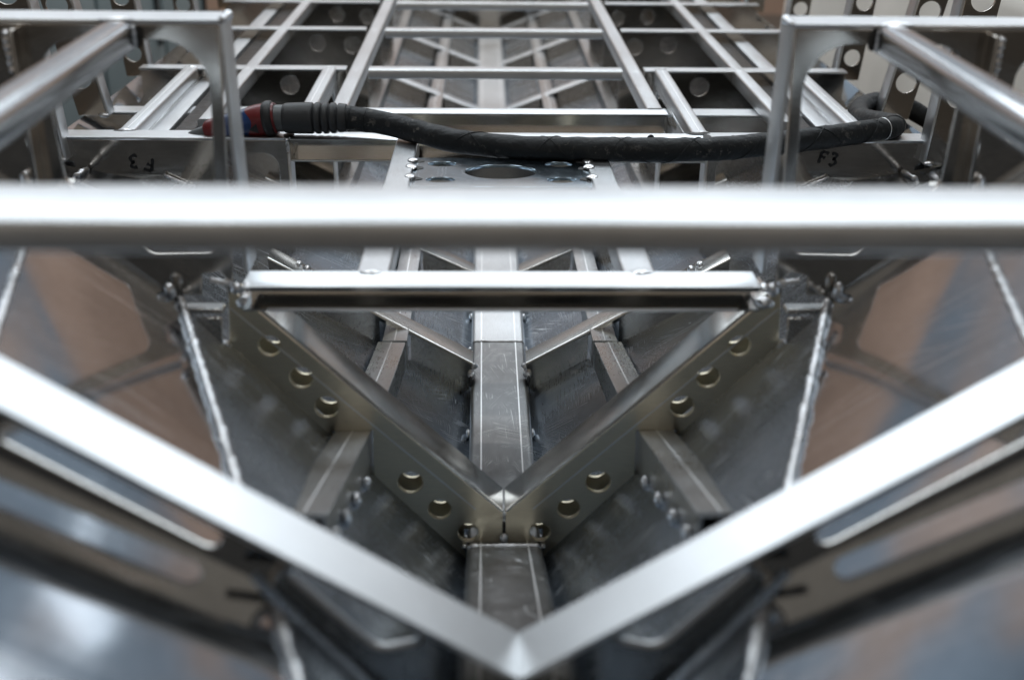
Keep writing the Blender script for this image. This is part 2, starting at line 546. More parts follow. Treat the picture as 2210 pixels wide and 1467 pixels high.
# longitudinal stiffeners on the bottom and side plates: upright leg with a flat top
def stiffener(s, x_of, y0, y1, top_w, h_of, mat='bare_stiffener', step=.06, line=True):
    n = max(3, int((y1 - y0) / step))
    ys = [y0 + (y1 - y0) * k / n for k in range(n + 1)]
    top = [(s * x_of(y), y, hz(x_of(y), y) + h_of(y)) for y in ys]
    o = sweep('bottom_stiffener', rrect(top_w, .004, .0012, 0, -.002, 2), top, mat, hull)
    hs = [h_of(y) for y in ys]
    vs, fs = [], []
    for (x, y, z), hh in zip(top, hs):
        xi = x - s * (top_w / 2 - .002)
        for dx in (0, s * .003):
            vs.append((xi + dx, y, z - .004)); vs.append((xi + dx, y, hz(xi + dx, y) - .002))
    for i in range(len(top) - 1):
        a, b2 = i * 4, i * 4 + 4
        fs += [(a, a + 1, b2 + 1, b2), (a + 2, b2 + 2, b2 + 3, a + 3), (a, b2, b2 + 2, a + 2), (a + 1, a + 3, b2 + 3, b2 + 1)]
    fs += [(0, 2, 3, 1), (len(vs) - 4, len(vs) - 3, len(vs) - 1, len(vs) - 2)]
    me = new_mesh('leg', vs, fs)
    fix_normals(me)
    put('leg', me, mat, o)
    if line:
        sweep('scribed_line', [(-.0008, .0002), (.0008, .0002), (.0008, .0005), (-.0008, .0005)], top, 'scribe_line', o, smooth=False)
    return o
for s in (-1, 1):
    st = stiffener(s, lambda y: .153 if y < 1 else max(.139, .153 - .036 * (y - 1)), .70, 1.34, .036, lambda y: .030 if y > 1 else .008 + .022 * (y - .70) / .30, step=.03)
    for y in (.72, .78, .85, .93):
        blob((s * .133, y, hz(.133, y) + .006), .006, st, sq=(.7, 1.1, 1.2))
    stiffener(s, lambda y: .137, 1.342, 3.98, .032, lambda y: .034)
    stiffener(s, lambda y: .262, 1.75, 3.98, .026, lambda y: .030, line=False)
    stiffener(s, lambda y: .425 + .03 * (y - 1.0), 1.06, 1.555, .030, lambda y: .026)

# V shaped floor frames standing on the bottom plates
def floor_frame(y, xo, rise, lab=None):
    for s in (-1, 1):
        xi = .036
        zt = [(xi, hz(xi, y) + rise + .002), (xo, hz(xo, y) + rise)]
        bot = [(xo, hz(xo, y) - .003), (.16, hz(.16, y) - .001), (.16, hz(.16, y) + .034), (.119, hz(.119, y) + .036), (.119, hz(.119, y) + .001), (.041, hz(.041, y) - .001), (.041, keel_z(y) - .004)]
        o = xz_plate('floor_web', mir([zt[0], zt[1]] + bot, s), [], y, .004, 'web_sheet', hull, bev=.0004)
        d = Vector((xo - xi, 0, zt[1][1] - zt[0][1]))
        sweep('flange', [(-.002, -.004), (.034, -.004), (.034, 0), (.0012, 0), (-.0012, -.0006), (-.002, -.002)] if s < 0 else
              [(.002, -.004), (-.034, -.004), (-.034, 0), (-.0012, 0), (.0012, -.0006), (.002, -.002)],
              [(s * zt[0][0], y, zt[0][1] + .004), (s * zt[1][0], y, zt[1][1] + .004)], 'flange_sheet' if y < 2 else 'extrusion_crosswise', o)
        blob((s * .0385, y - .004, keel_z(y) + .006), .0058, o, sq=(1, 1.3, .8))
        blob((s * .036, y + .004, keel_z(y) + .0145), .0052, o, sq=(1.2, 1.2, .8))
        blob((s * .0395, y - .009, keel_z(y) - .001), .0070, o, 'weld_soot', 'soot_mark', sq=(.35, 1.5, 1.3))
for (y, xo, r) in ((1.386, .30, .038), (1.72, .36, .034), (2.25, .34, .032), (2.79, .34, .032), (3.33, .34, .032), (3.87, .34, .032)):
    floor_frame(y, xo, r)
for s in (-1, 1):
    weld([(s * .258, 1.383, -.545), (s * .262, 1.383, -.553)], .004, plates['b', s])
    blob((s * .25, 1.38, -.556), .006, plates['b', s])

# ------------------------------------------------------------------ bow frame, nearest to the camera
Y1 = .53
bowf = empty('bow_frame', None, hull)
tag(bowf, 'blurred nearest frame: straight bar across the hull over a bright V')
sweep('deck_beam', rrect(.060, .0175, .0035, 0, -.00875, 4), [(-.55, Y1 + .030, -.188), (.55, Y1 + .030, -.188)], 'extrusion_crosswise', bowf, up=(0, 0, 1))
fz = lambda x: -.4755 + abs(x) * .6745
arm_bits = []
for s in (-1, 1):
    sweep('v_arm_flange', [(-.0008, 0), (.0402, 0), (.0410, -.0008), (.0410, -.0042), (0.0, -.0042), (-.0008, -.0034)] if s < 0 else [(.0008, 0), (-.0402, 0), (-.0410, -.0008), (-.0410, -.0042), (0.0, -.0042), (.0008, -.0034)],
          [(s * .0002, Y1, fz(0)), (s * .43, Y1, fz(.43))], 'extrusion_crosswise', bowf)
    YW, K = Y1 + .024, 1.0377
    xs = [.43, .36, .30, .25, .20, .1510]
    bot = [(x, hz(x, YW) - .002) for x in xs] + [(.09, hz(.09, YW) - .002), (.041, hz(.041, YW) - .002), (.041, -.530), (.0006, -.530)]
    top = [(.0006, fz(0) - .0046), (.43, fz(.43) - .0046)]
    h1 = slot((.272 * K, -.3145 * K + .006), (.174 * K, -.3805 * K + .006), .0072)
    h2 = roundpoly([(x * K, z * K) for (x, z) in ((.128, -.3885), (.133, -.398), (.083, -.4545), (.053, -.4475), (.066, -.4325))], [.003, .006, .016, .009, .003])
    xz_plate('v_arm_web', mir(top + bot, s), [mir(h1, s), mir(h2, s)], YW, .0045, 'bend_sheet', bowf, bev=.0006)
    rim = [(s * x, YW - .003, z) for (x, z) in h2]
    tube('cutout_edge', rim + rim[:2], .0030, 'extrusion_crosswise', bowf, n=8)
    # added bar running forward and down, standing in for lit bottom plate
    sp = [(s * .1510, Y1 - .004, -.396), (s * .117, .512, -.428), (s * .072, .490, -.463)]
    sweep('stem_brace', rrect(.006, .004, .0012, 0, 0, 2), sp, 'bottom_sheet', bowf)

# ------------------------------------------------------------------ second frame: V plates with holes, floor beam, posts and side webs
Y2 = 1.0
sf = empty('perforated_frame', None, hull)
tag(sf, 'second frame: V of perforated plates under a floor beam, with tall side posts')
for s in (-1, 1):
    outer = [(.0012, -.6765), (.2514, -.4305), (.2625, -.4235), (.268, -.494), (.1735, -.5925), (.1735, -.577), (.1327, -.577), (.1342, -.6485), (.0405, -.737), (.0405, -.7128), (.0012, -.7128)]
    holes = [circle(x, z, r, 32) for (x, z, r) in ((.2285, -.482, .0108), (.2003, -.5165, .0115), (.172, -.552, .012) if False else (.1772, -.5495, .0118), (.0967, -.6378, .0128), (.0672, -.6708, .0118), (.0377, -.7000, .0108))]
    vp = xz_plate('v_plate', mir(outer, s), [mir(h, s) for h in holes], Y2 + .0025, .005, 'mirror_sheet', sf, bev=.0008)
    xz_plate('v_back_plate', mir([(.0012, -.6805), (.250, -.4345), (.258, -.43), (.262, -.494), (.176, -.584), (.130, -.584), (.130, -.660), (.0425, -.735), (.0425, -.7160), (.0012, -.7160)], s), [mir(h, s) for h in holes], Y2 + .031, .004, 'mirror_sheet', vp, bev=.0006)
    d = (.2502, .2460)
    fl = [(-.001, -.0045), (.044, -.0045), (.044, 0), (.0032, 0), (.0008, -.0008), (-.0004, -.0024)]
    sweep('v_plate_flange', fl if s < 0 else [(-a, b2) for a, b2 in fl], [(s * .0012, Y2 + .001, -.6735), (s * .2514, Y2 + .001, -.4265)], 'flange_sheet', vp)
    # scribed line parallel to the flange
    n = Vector((.2460, 0, -.2502)).normalized()
    for (t0, t1) in ((.07, 1.0),):
        a = Vector((.0012 + d[0] * t0, Y2 - .0003, -.6765 + d[1] * t0)) + n * .016
        c2 = Vector((.0012 + d[0] * t1, Y2 - .0003, -.6765 + d[1] * t1)) + n * .016
        a.x *= s; c2.x *= s
        sweep('scribed_line', [(-.0002, -.0007), (.0002, -.0007), (.0002, .0007), (-.0002, .0007)], [a, c2], 'scribe_line', vp, up=(0, 0, 1), smooth=False)
    # big tack at the top corner, beads and clip bracket at the chine
    blob((s * .2465, Y2 - .006, -.4335), .0082, vp, sq=(1.1, .9, .8))
    blob((s * .252, Y2 - .008, -.419), .0060, vp, sq=(1, 1, 1.1))
    weld([(s * .257, Y2 - .002, -.4165), (s * .280, Y2 - .002, -.412)], .0030, vp)
    br = plate('clip_bracket', roundpoly([(.266, .984), (.309, .984), (.309, .999), (.266, .999)], .003), [], (0, 0, -.4385), (s, 0, 0), (0, 1, 0), .0045, 'web_sheet', sf)
    xz_plate('clip_web', mir([(.266, -.442), (.290, -.442), (.288, -.470), (.268, -.475)], s), [], .978, .004, 'web_sheet', br)
    plate('clip_leg', [(.962, -.4415), (.998, -.4415), (.998, -.462), (.962, -.455)], [], (s * .3095, 0, 0), (0, 1, 0), (0, 0, 1), .004, 'web_sheet', br)
    blob((s * .268, .990, -.481), .0072, br, sq=(.8, .9, 1.3))
    blob((s * .305, .990, -.446), .0042, br)
    blob((s * .3135, .988, -.420), .0062, br, sq=(.8, 1, 1.5))
    # side web with openings
    ol = [(.2475, -.1785), (.60, -.1785), (.60, -.21), (.53, -.243), (.42, -.3365), (.355, -.395), (.3124, -.431), (.3015, -.4285), (.2880, -.4285), (.2860, -.4080), (.2700, -.4040), (.2645, -.4100), (.2635, -.43), (.2575, -.4230)]
    hA = roundpoly([(.2585, -.1915), (.2675, -.3870), (.330, -.3880), (.398, -.317), (.404, -.1915)], [.040, .012, .012, .014, .03], 8)
    hB = roundpoly([(.448, -.200), (.448, -.292), (.482, -.262), (.500, -.200)], [.022, .014, .014, .02], 8)
    web = xz_plate('side_web', mir(ol, s), [mir(hA, s), mir(hB, s)], Y2 + .0025, .005, 'web_sheet', sf, bev=.0008)
    # flanges: along the top, down the inner post, round the opening
    plate('top_flange', [(.2475, 1.0005), (.60, 1.0005), (.60, 1.042), (.2475, 1.042)], [], (0, 0, -.1765), (s, 0, 0), (0, 1, 0), .004, 'extrusion_crosswise', web)
    a, c2 = Vector((s * .2470, Y2 + .021, -.1785)), Vector((s * .2440, Y2 + .021, -.4065))
    sweep('post_flange', rrect(.004, .041, .001, 0, 0, 2) , [a, c2], 'extrusion_crosswise', web, up=(0, 1, 0))
    weld([(s * .2455, Y2 + .003, -.1755), (s * .2455, Y2 + .036, -.1755)], .0032, web)
    plate('stiffener_fin', [(.982, -.181), (.9995, -.181), (.9995, hz(.418, 1.0) + .001), (.982, hz(.418, .982) + .002)], [], (s * .418, 0, 0), (0, 1, 0), (0, 0, 1), .004, 'web_sheet', web)
    weld([(s * .428, Y2 - .001, -.183), (s * .427, Y2 - .001, -.222)], .0040, web)
    blob((s * .431, Y2 - .003, -.318), .0085, web, sq=(.9, .8, 1.2))
    # deck tube running forward to the bow frame
    tb = sweep('deck_tube', rrect(.027, .027, .0085, 0, -.0135, 7), [(s * .3325, Y1 + .062, -.178), (s * .3325, Y2 - .001, -.1745)], 'tube_metal', hull,
               label=('left' if s < 0 else 'right') + ' blurred foredeck tube running toward the camera')
    blob((s * .334, Y2 - .001, -.1745), .0085, tb, sq=(1.7, .8, .3))
    weld([(s * .3195, Y2 - .003, -.178), (s * .3195, Y2 - .003, -.198)], .002, tb)
    blob((s * .317, Y2 - .0005, -.188), .006, tb, 'weld_soot', 'soot_mark', sq=(.9, .12, 1.6))
# bits that join the two V plates at the keel
weld([(0, Y2 - .001, -.674), (0, Y2 - .001, -.684)], .0028, sf)
blob((0, Y2 - .003, -.705), .0048, sf)
blob((0, Y2 + .0008, -.694), .006, sf, 'weld_soot', 'soot_mark', sq=(1.3, .12, 1.3))
for sx in (-.041, .041):
    blob((sx, Y2 - .003, -.716), .0035, sf)
# floor beam: channel open toward the camera
CH = [(.0, 0), (.036, 0), (.036, -.0215), (-.005, -.0215), (-.005, -.0193), (.033, -.0193), (.033, -.0040), (.0, -.0040)]
fb = sweep('floor_beam', [(-a, b2) for a, b2 in CH], [(-.2415, .966, -.4065), (.2335, .966, -.4065)], 'bend_sheet', sf, up=(0, 0, 1), smooth=False)
sweep('beam_cap', [(.0006, 0), (-.0366, 0), (-.0366, .0012), (-.0004, .0012), (.0006, .0006)], [(-.2415, .966, -.4063), (.2335, .966, -.4063)], 'extrusion_crosswise', fb)  # sheet added to keep the beam top bright over its darkened channel
sweep('lower_lip', rrect(.0035, .0028, .0008, 0, 0, 2), [(-.219, .9605, -.4262), (.213, .9605, -.4262)], 'extrusion_crosswise', fb)
for s in (-1, 1):
    blob((s * .2385, .972, -.4085), .0050, fb, sq=(.8, 1.6, .8))
    blob((s * .128, 1.000, -.4055), .0075, fb, sq=(1.6, .8, .35))
    blob((s * .128, .999, -.4062), .0115, fb, 'weld_soot', 'soot_mark', sq=(1.7, .7, .10))
    # rails running aft on to the third frame
    rl = sweep('floor_rail', rrect(.031, .026, .003, 0, -.013, 3), [(s * .1265, 1.0035, -.4065), (s * .1265, 1.5575, -.4305)], 'extrusion_lengthwise', hull,
               label=('left' if s < 0 else 'right') + ' rail carrying the blue plate with round holes')
    for y in (1.40, 1.355, 1.43):
        blob((s * .1125, y, -.4225 - .0235 * (y - 1.36)), .006, rl, sq=(1.2, 1.5, .5))
        blob((s * .1075, y, -.4250), .0085, rl, 'weld_soot', 'soot_mark', sq=(1.2, .8, .07))
# plate with holes between the rails
bp_holes = [[(x * 1.0, y) for x, y in [(.045 * math.cos(2 * math.pi * k / 40), 1.386 + .030 * math.sin(2 * math.pi * k / 40)) for k in range(40)]]]
for sx in (-1, 1):
    for yy in (1.4185, 1.352):
        bp_holes.append([(sx * .0745 + .018 * math.cos(2 * math.pi * k / 28), yy + .0105 * math.sin(2 * math.pi * k / 28)) for k in range(28)])
plate('perforated_plate', [(-.1105, 1.325), (.1105, 1.325), (.1105, 1.446), (-.1105, 1.446)], bp_holes, (0, 0, -.4275), (1, 0, 0), (0, 1, 0), .004, 'blue_plate', hull,
      label='bluish plate with one wide and four small round holes')

xz_plate('under_web', [(-.108, -.4305), (.108, -.4305), (.108, -.505), (-.108, -.505)], [], 1.4485, .004, 'web_sheet', hull)

# ------------------------------------------------------------------ third frame, marked F3
Y3 = 1.56
tf = empty('marked_frame', None, hull)
tag(tf, 'third frame lying under the hose, marked F3 in black ink')
for s in (-1, 1):
    xs = [.645, .61, .56, .506, .44, .38, .30]
    ol = [(.2955, -.4355), (.645, -.4355)] + [(x, hz(x, Y3) - .002) for x in xs] + [(.2955, hz(.2955, Y3) - .002)]
    hC = roundpoly([(.3085, -.4530), (.3085, -.560), (.388, -.528), (.388, -.4530)], [.022, .01, .01, .012], 6)
    w = xz_plate('side_web', mir(ol, s), [mir(hC, s)], Y3 + .0025, .005, 'web_sheet', tf, bev=.0006)
    plate('top_flange', [(.2965, 1.5595), (.645, 1.5595), (.645, 1.598), (.2965, 1.598)], [], (0, 0, -.4335), (s, 0, 0), (0, 1, 0), .004, 'extrusion_crosswise', w)
    plate('inner_flange', [(1.5598, -.4375), (1.592, -.4375), (1.592, -.59), (1.5598, -.59)], [], (s * .2935, 0, 0), (0, 1, 0), (0, 0, 1), .004, 'extrusion_crosswise', w)
    weld([(s * .295, 1.561, -.4315), (s * .294, 1.561, -.455)], .0028, w)
    blob((s * .295, 1.575, -.4315), .007, w, 'weld_soot', 'soot_mark', sq=(1.0, 1.8, .12))
    weld([(s * .47, 1.555, hz(.47, 1.555) + .026), (s * .43, 1.555, hz(.43, 1.555) + .027)], .003, w)
    weld([(s * .575, 1.555, hz(.575, 1.555) + .001), (s * .56, 1.47, hz(.56, 1.47) + .001)], .0036, plates['s', s])
CH3 = [(.0, 0), (.038, 0), (.038, -.030), (.0, -.030), (.0, -.0275), (.035, -.0275), (.035, -.0035), (.0, -.0035)]
c3 = sweep('cross_channel', [(-a, b2) for a, b2 in CH3], [(-.2908, 1.558, -.4342), (.2908, 1.558, -.4342)], 'bend_sheet', tf, smooth=False)
sweep('channel_cap', [(.0006, 0), (-.0386, 0), (-.0386, .0012), (-.0004, .0012), (.0006, .0006)], [(-.2908, 1.558, -.4340), (.2908, 1.558, -.4340)], 'extrusion_crosswise', c3)  # added top sheet, paler so the channel reads lit above and dark inside
sweep('lower_lip', rrect(.003, .0026, .0008, 0, 0, 2), [(-.2905, 1.5565, -.4630), (.2905, 1.5565, -.4630)], 'extrusion_crosswise', c3)
# faint punched letters on the web of the channel
def glyph(parent, strokes, origin, sx, sz, r, mat, name, rot=0.0, y=None):
    ox, oy, oz = origin
    ca, sa = math.cos(rot), math.sin(rot)
    segs = []
    for st in strokes:
        pts = []
        for (u, v) in st:
            a, b2 = u * sx, v * sz
            pts.append((ox + a * ca - b2 * sa, oy, oz + a * sa + b2 * ca))
        segs.append(cr(pts, 5) if len(pts) > 2 else line_pts(pts[0], pts[1], .004))
    # the strokes of one letter: flat ribbons joined in one mesh
    vs, fs = [], []
    for pts in segs:
        base = len(vs)
        for i, p in enumerate(pts):
            p = Vector(p)
            d = (Vector(pts[min(i + 1, len(pts) - 1)]) - Vector(pts[max(i - 1, 0)])).normalized()
            nrm = Vector((-d.z, 0, d.x))
            w = r * (1 + .25 * math.sin(i * .9))
            vs += [p + nrm * w, p - nrm * w]
        for i in range(len(pts) - 1):
            k = base + 2 * i
            fs.append((k, k + 1, k + 3, k + 2))
    me = new_mesh(name, vs, fs)
    return put(name, me, mat, parent)
G_F = [[(.05, -.5), (-.02, 0), (.02, .5)], [(.0, .5), (.3, .52), (.6, .46)], [(-.02, .05), (.2, .08), (.42, .02)]]
G_3 = [[(-.25, .38), (.0, .5), (.22, .34), (.1, .1), (-.08, .04)], [(-.08, .04), (.2, -.02), (.26, -.3), (.0, -.5), (-.28, -.4)]]
kids = [o for o in bpy.data.objects if o.parent == tf and o.name.startswith('side_web')]
wl, wr = kids[0], kids[1]
glyph(wl, G_F, (-.4850, Y3 - .0008, -.4708), .018, .018, .0020, 'marker_ink', 'ink_letter_f', math.radians(166))
glyph(wl, G_3, (-.5100, Y3 - .0008, -.4662), .017, .018, .0020, 'marker_ink', 'ink_digit_three', math.radians(176))
glyph(wr, G_F, (.4545, Y3 - .0008, -.4560), .017, .017, .0020, 'marker_ink', 'ink_letter_f', math.radians(-14))
glyph(wr, G_3, (.4735, Y3 - .0008, -.4590), .016, .018, .0020, 'marker_ink', 'ink_digit_three', math.radians(-12))

# ------------------------------------------------------------------ deck grid aft of the third frame
deck = []
def deck_frame(y, z, shallow=.016, holes=True, cross_top=True):
    fr = empty('deck_frame', None, hull)
    sweep('cross_beam', rrect(.034, shallow, .003, 0, -shallow / 2, 3), [(-.222, y, z), (.222, y, z)], 'extrusion_crosswise', fr)
    for s in (-1, 1):
        xs = [.62, .56, .50, .44, .38, .32, .262]
        ol = [(.262, z - .003), (.62, z - .003)] + [(x, hz(x, y) - .002) for x in xs]
        hl = [circle(.292, z - .034, .0165, 24), circle(.362, z - .030, .0165, 24)] if holes else []
        w = xz_plate('side_web', mir(ol, s), [mir(h, s) for h in hl], y, .004, 'web_sheet', fr, bev=.0005)
        plate('top_flange', [(.262, y - .014), (.62, y - .014), (.62, y + .016), (.262, y + .016)], [], (0, 0, z - .0012), (s, 0, 0), (0, 1, 0), .003, 'extrusion_crosswise', w)
        blob((s * .2425, y - .022, z - .001), .006, w, sq=(2.0, .7, .4))
        blob((s * .43, y - .012, z - .001), .006, w, sq=(1.8, .7, .4))
    return fr
DECK_Z = -.4326
for y in (2.02, 2.395, 2.735, 3.10):
    deck_frame(y, DECK_Z)
# lower cross frame just behind the brackets
f4 = empty('lower_cross_frame', None, hull)
C4 = [(.0, 0), (.03, 0), (.03, -.034), (.0, -.034), (.0, -.031), (.027, -.031), (.027, -.003), (.0, -.003)]
c4 = sweep('cross_channel', [(-a, b2) for a, b2 in C4], [(-.2585, 1.708, -.4345), (.2585, 1.708, -.4345)], 'bend_sheet', f4, smooth=False)
sweep('channel_cap', [(.0006, 0), (-.0306, 0), (-.0306, .0012), (-.0004, .0012), (.0006, .0006)], [(-.2585, 1.708, -.4343), (.2585, 1.708, -.4343)], 'extrusion_crosswise', c4)  # bright top added as a separate sheet above the darkened channel
for s in (-1, 1):
    xs = [.66, .60, .54, .50, .44, .38, .32, .262]
    ol = [(.262, -.463), (.66, -.463)] + [(x, min(-.464, hz(x, 1.815) - .002)) for x in xs]
    w = xz_plate('side_web', mir(ol, s), [], 1.817, .004, 'web_sheet', f4, bev=.0005)
    plate('top_flange', [(.262, 1.805), (.66, 1.805), (.66, 1.845), (.262, 1.845)], [], (0, 0, -.4608), (s, 0, 0), (0, 1, 0), .004, 'extrusion_crosswise', w)
    plate('upright', [(1.712, -.468), (1.738, -.468), (1.738, -.66), (1.712, -.66)], [], (s * .2515, 0, 0), (0, 1, 0), (0, 0, 1), .004, 'extrusion_crosswise', w)
for s in (-1, 1):
    sd = 'left' if s < 0 else 'right'
    # inner and outer deck stringers, welded in lengths between the frames
    for (xc, w0, y0, y1) in ((.2425, .025, 1.7385, 3.4), (.4300, .022, 1.66, 3.4)):
        sweep('deck_stringer', rrect(w0, .026, .004, 0, -.013, 3), [(s * xc, y0, DECK_Z + .0012), (s * xc, y1, DECK_Z + .0012)], 'extrusion_lengthwise', hull)
    sweep('edge_angle', rrect(.030, .020, .002, 0, -.010, 2), [(s * .503, 1.61, DECK_Z - .020), (s * .515, 3.4, DECK_Z - .014)], 'extrusion_lengthwise', hull)
    bs = sweep('black_strip', rrect(.030, .008, .003, 0, 0, 3), line_pts((s * .468, 1.61, DECK_Z - .026), (s * .474, 3.4, DECK_Z - .018), .03), 'black_strip', hull,
               label=sd + ' black strip lying beside the outer deck stringer')
    # triangular brackets between the third frame and the first deck frame
    for (xb, inner) in ((.289, True), (.528, False)):
        bt = sweep('bracket_rail', rrect(.023, .022, .004, 0, -.011, 3), [(s * xb, 1.5985, -.4318), (s * xb, 2.000, -.4280)], 'extrusion_lengthwise', hull)
        xw = xb - .010
        pl = [(1.600, -.452), (1.998, -.449), (2.012, -.520 if not inner else -.530), (1.69, -.4720), (1.600, -.4660)]
        ho = roundpoly([(1.735, -.4560), (1.955, -.4575), (1.975, -.5020), (1.725, -.4640)], .004, 3)
        plate('bracket_web', pl, [ho], (s * xw, 0, 0), (0, 1, 0), (0, 0, 1), .004, 'bare_stiffener', bt)
        sweep('scribed_line', [(-.0007, .0002), (.0007, .0002), (.0007, .0005), (-.0007, .0005)], [(s * xb, 1.61, -.4318), (s * xb, 1.99, -.4280)], 'scribe_line', bt, smooth=False)
        blob((s * xb, 1.598, -.4320), .008, bt, sq=(1.3, .6, .35))
        blob((s * xb, 1.596, -.4322), .013, bt, 'weld_soot', 'soot_mark', sq=(1.4, .6, .1))
        blob((s * xb, 2.001, -.4290), .007, bt, sq=(1.5, .5, .4))

# uprights of the topsides: perforated strips with an inner flange
UPR = [(1.545, .600, .048, -.460, .012, [-.235, -.300, -.365], .0165),
       (1.785, .612, .044, -.459, .03, [-.292, -.4, -.184], .0165), (2.06, .618, .040, -.458, .015, [-.418, -.321, -.224], .0145),
       (2.42, .612, .040, -.458, .01, [-.392, -.30], .0145), (2.78, .606, .040, -.458, .0, [-.40, -.31], .0145), (3.12, .60, .040, -.458, .0, [-.40, -.31], .0145)]
for (y, x0, wd, z0, lean, hs, hr) in UPR:
    for s in (-1, 1):
        z1 = -.12
        lx = lambda z: x0 + (z - z0) / (z1 - z0) * lean * 2.0
        ol = [(lx(z0), z0), (lx(z0) + wd, z0), (lx(z1) + wd, z1), (lx(z1), z1)]
        hl = [circle(lx(z) + wd * .5, z, hr, 24) for z in hs]
        u = xz_plate('side_upright', mir(ol, s), [mir(h, s) for h in hl], y, .004, 'web_sheet', hull, bev=.0006)
        sweep('flange', rrect(.004, .030, .001, 0, 0, 2), [(s * (lx(z0) - .002), y + .013, z0), (s * (lx(z1) - .002), y + .013, z1)], 'extrusion_crosswise', u, up=(0, 1, 0))
        blob((s * (lx(z0) + .004), y - .003, z0 + .001), .006, u, sq=(1.4, .7, .6))
# far bulkhead closing the view along the keel, with two bolted fittings
bk = xz_plate('far_bulkhead', [(-.42, -.586), (-.20, -.664), (-.05, -.734), (.05, -.734), (.20, -.664), (.42, -.586), (.42, -.44), (-.42, -.44)], [], 4.02, .004, 'web_sheet', hull)
for s in (-1, 1):
    b1 = tube('bolt_fitting', line_pts((s * .132, 3.98, -.660), (s * .132, 3.98, -.615), .01), .014, 'weld_metal', bk)
    tube('nut', line_pts((s * .132, 3.98, -.632), (s * .132, 3.98, -.622), .005), .026, 'black_rubber', b1, n=6)

# ------------------------------------------------------------------ welding torch with its hose, lying over the third frame
torch = empty('welding_torch', (-.30, 1.575, -.432))
tag(torch, 'red and blue welding torch with black ribbed boot and long black hose over the frame', 'welding torch')
ax0 = Vector((-.302, 1.578, -.4085)); ax1 = Vector((-.212, 1.574, -.4065))
# rubber boot with grooves
n = 60
pts = [ax0.lerp(ax1, k / n) for k in range(n + 1)]
rad = []
for k in range(n + 1):
    t = k / n
    r = .0206 + .0012 * math.sin(t * math.pi) - .0015 * max(0, t - .8) / .2
    for gpos in (.50, .62, .74, .86):
        r -= .0038 * math.exp(-((t - gpos) / .016) ** 2)
    if t < .06:
        r -= .003 * (1 - t / .06)
    rad.append(r)
tube('rubber_boot', pts, rad, 'grip_rubber', torch, n=28)
# grey sleeve, collar, body
d = (ax1 - ax0).normalized()
tube('grey_sleeve', [ax0 - d * .012, ax0 + d * .004], [.0185, .0188], 'grey_plastic', torch, n=24)
bd0 = ax0 - d * .012
bdir = (Vector((-.405, 1.583, -.4215)) - bd0).normalized()
ring = [bd0 + bdir * (-.002 + .0016 * k) for k in range(11)]
tube('collar_ring', ring, [.0195, .0228, .0246, .0252, .0250, .0254, .0252, .0248, .0240, .0226, .0205], 'black_rubber', torch, n=32)
tube('red_rim', [bd0 - bdir * .004, bd0 + bdir * .000], [.0212, .0216], 'red_plastic', torch, n=28)
hp = [bd0 + bdir * (.012 + .0082 * k) + Vector((0, 0, -.0045 * (k / 8) ** 2)) for k in range(9)]
hr_ = [.0215, .0213, .0205, .0192, .0180, .0172, .0166, .0162, .0160]
body = tube('handle_body', hp, hr_, 'blue_plastic', torch, n=28)
def shell(name, s_of, e_of, off, mat, parent, th0=0, th1=360, nt_=48, ns=8):
    vs, fs = [], []
    side = bdir.cross(Vector((0, 0, 1))).normalized(); upv = side.cross(bdir).normalized()
    def at(t):
        f_ = max(0, min(len(hp) - 1.001, t * (len(hp) - 1)))
        i = int(f_); q = f_ - i
        return hp[i].lerp(hp[i + 1], q), hr_[i] + (hr_[i + 1] - hr_[i]) * q
    for j in range(nt_ + 1):
        a = math.radians(th0 + (th1 - th0) * j / nt_)
        for k in range(ns + 1):
            t = s_of(a) + (e_of(a) - s_of(a)) * k / ns
            p, r = at(t)
            vs.append(p + (side * math.cos(a) + upv * math.sin(a)) * (r + off))
    for j in range(nt_):
        for k in range(ns):
            i0 = j * (ns + 1) + k
            fs.append((i0, i0 + 1, i0 + ns + 2, i0 + ns + 1))
    me = new_mesh(name, vs, fs)
    for p in me.polygons: p.use_smooth = True
    return put(name, me, mat, parent)
shell('red_grip', lambda a: 0.0, lambda a: .30 + .07 * math.cos(3 * a + .4), .0007, 'red_plastic', body)
shell('dark_inlay', lambda a: .12, lambda a: .12 + .20 * max(0, 1 - abs((math.degrees(a) + 360) % 360 - 200) / 22), .0012, 'black_rubber', body, 176, 224, 16)
tube('trigger', line_pts(hp[3] + Vector((0, -.002, -.017)), hp[6] + Vector((0, -.002, -.014)), .01), .0035, 'red_plastic', body, n=12)
np_ = [hp[-1] + bdir * (.004 * k) + Vector((0, 0, -.0006 * k)) for k in range(6)]
tube('front_ring', np_, [.0145, .0155, .0158, .0158, .0150, .0125], 'red_plastic', torch, n=24)
nk = cr([np_[-1], np_[-1] + bdir * .02 + Vector((0, 0, -.006)), np_[-1] + bdir * .045 + Vector((0, 0.002, -.022)), np_[-1] + bdir * .056 + Vector((0, .004, -.045))], 6)
tube('swan_neck', nk, [.0095] * (len(nk) - 6) + [.0085] * 6, 'grey_plastic', torch, n=16)
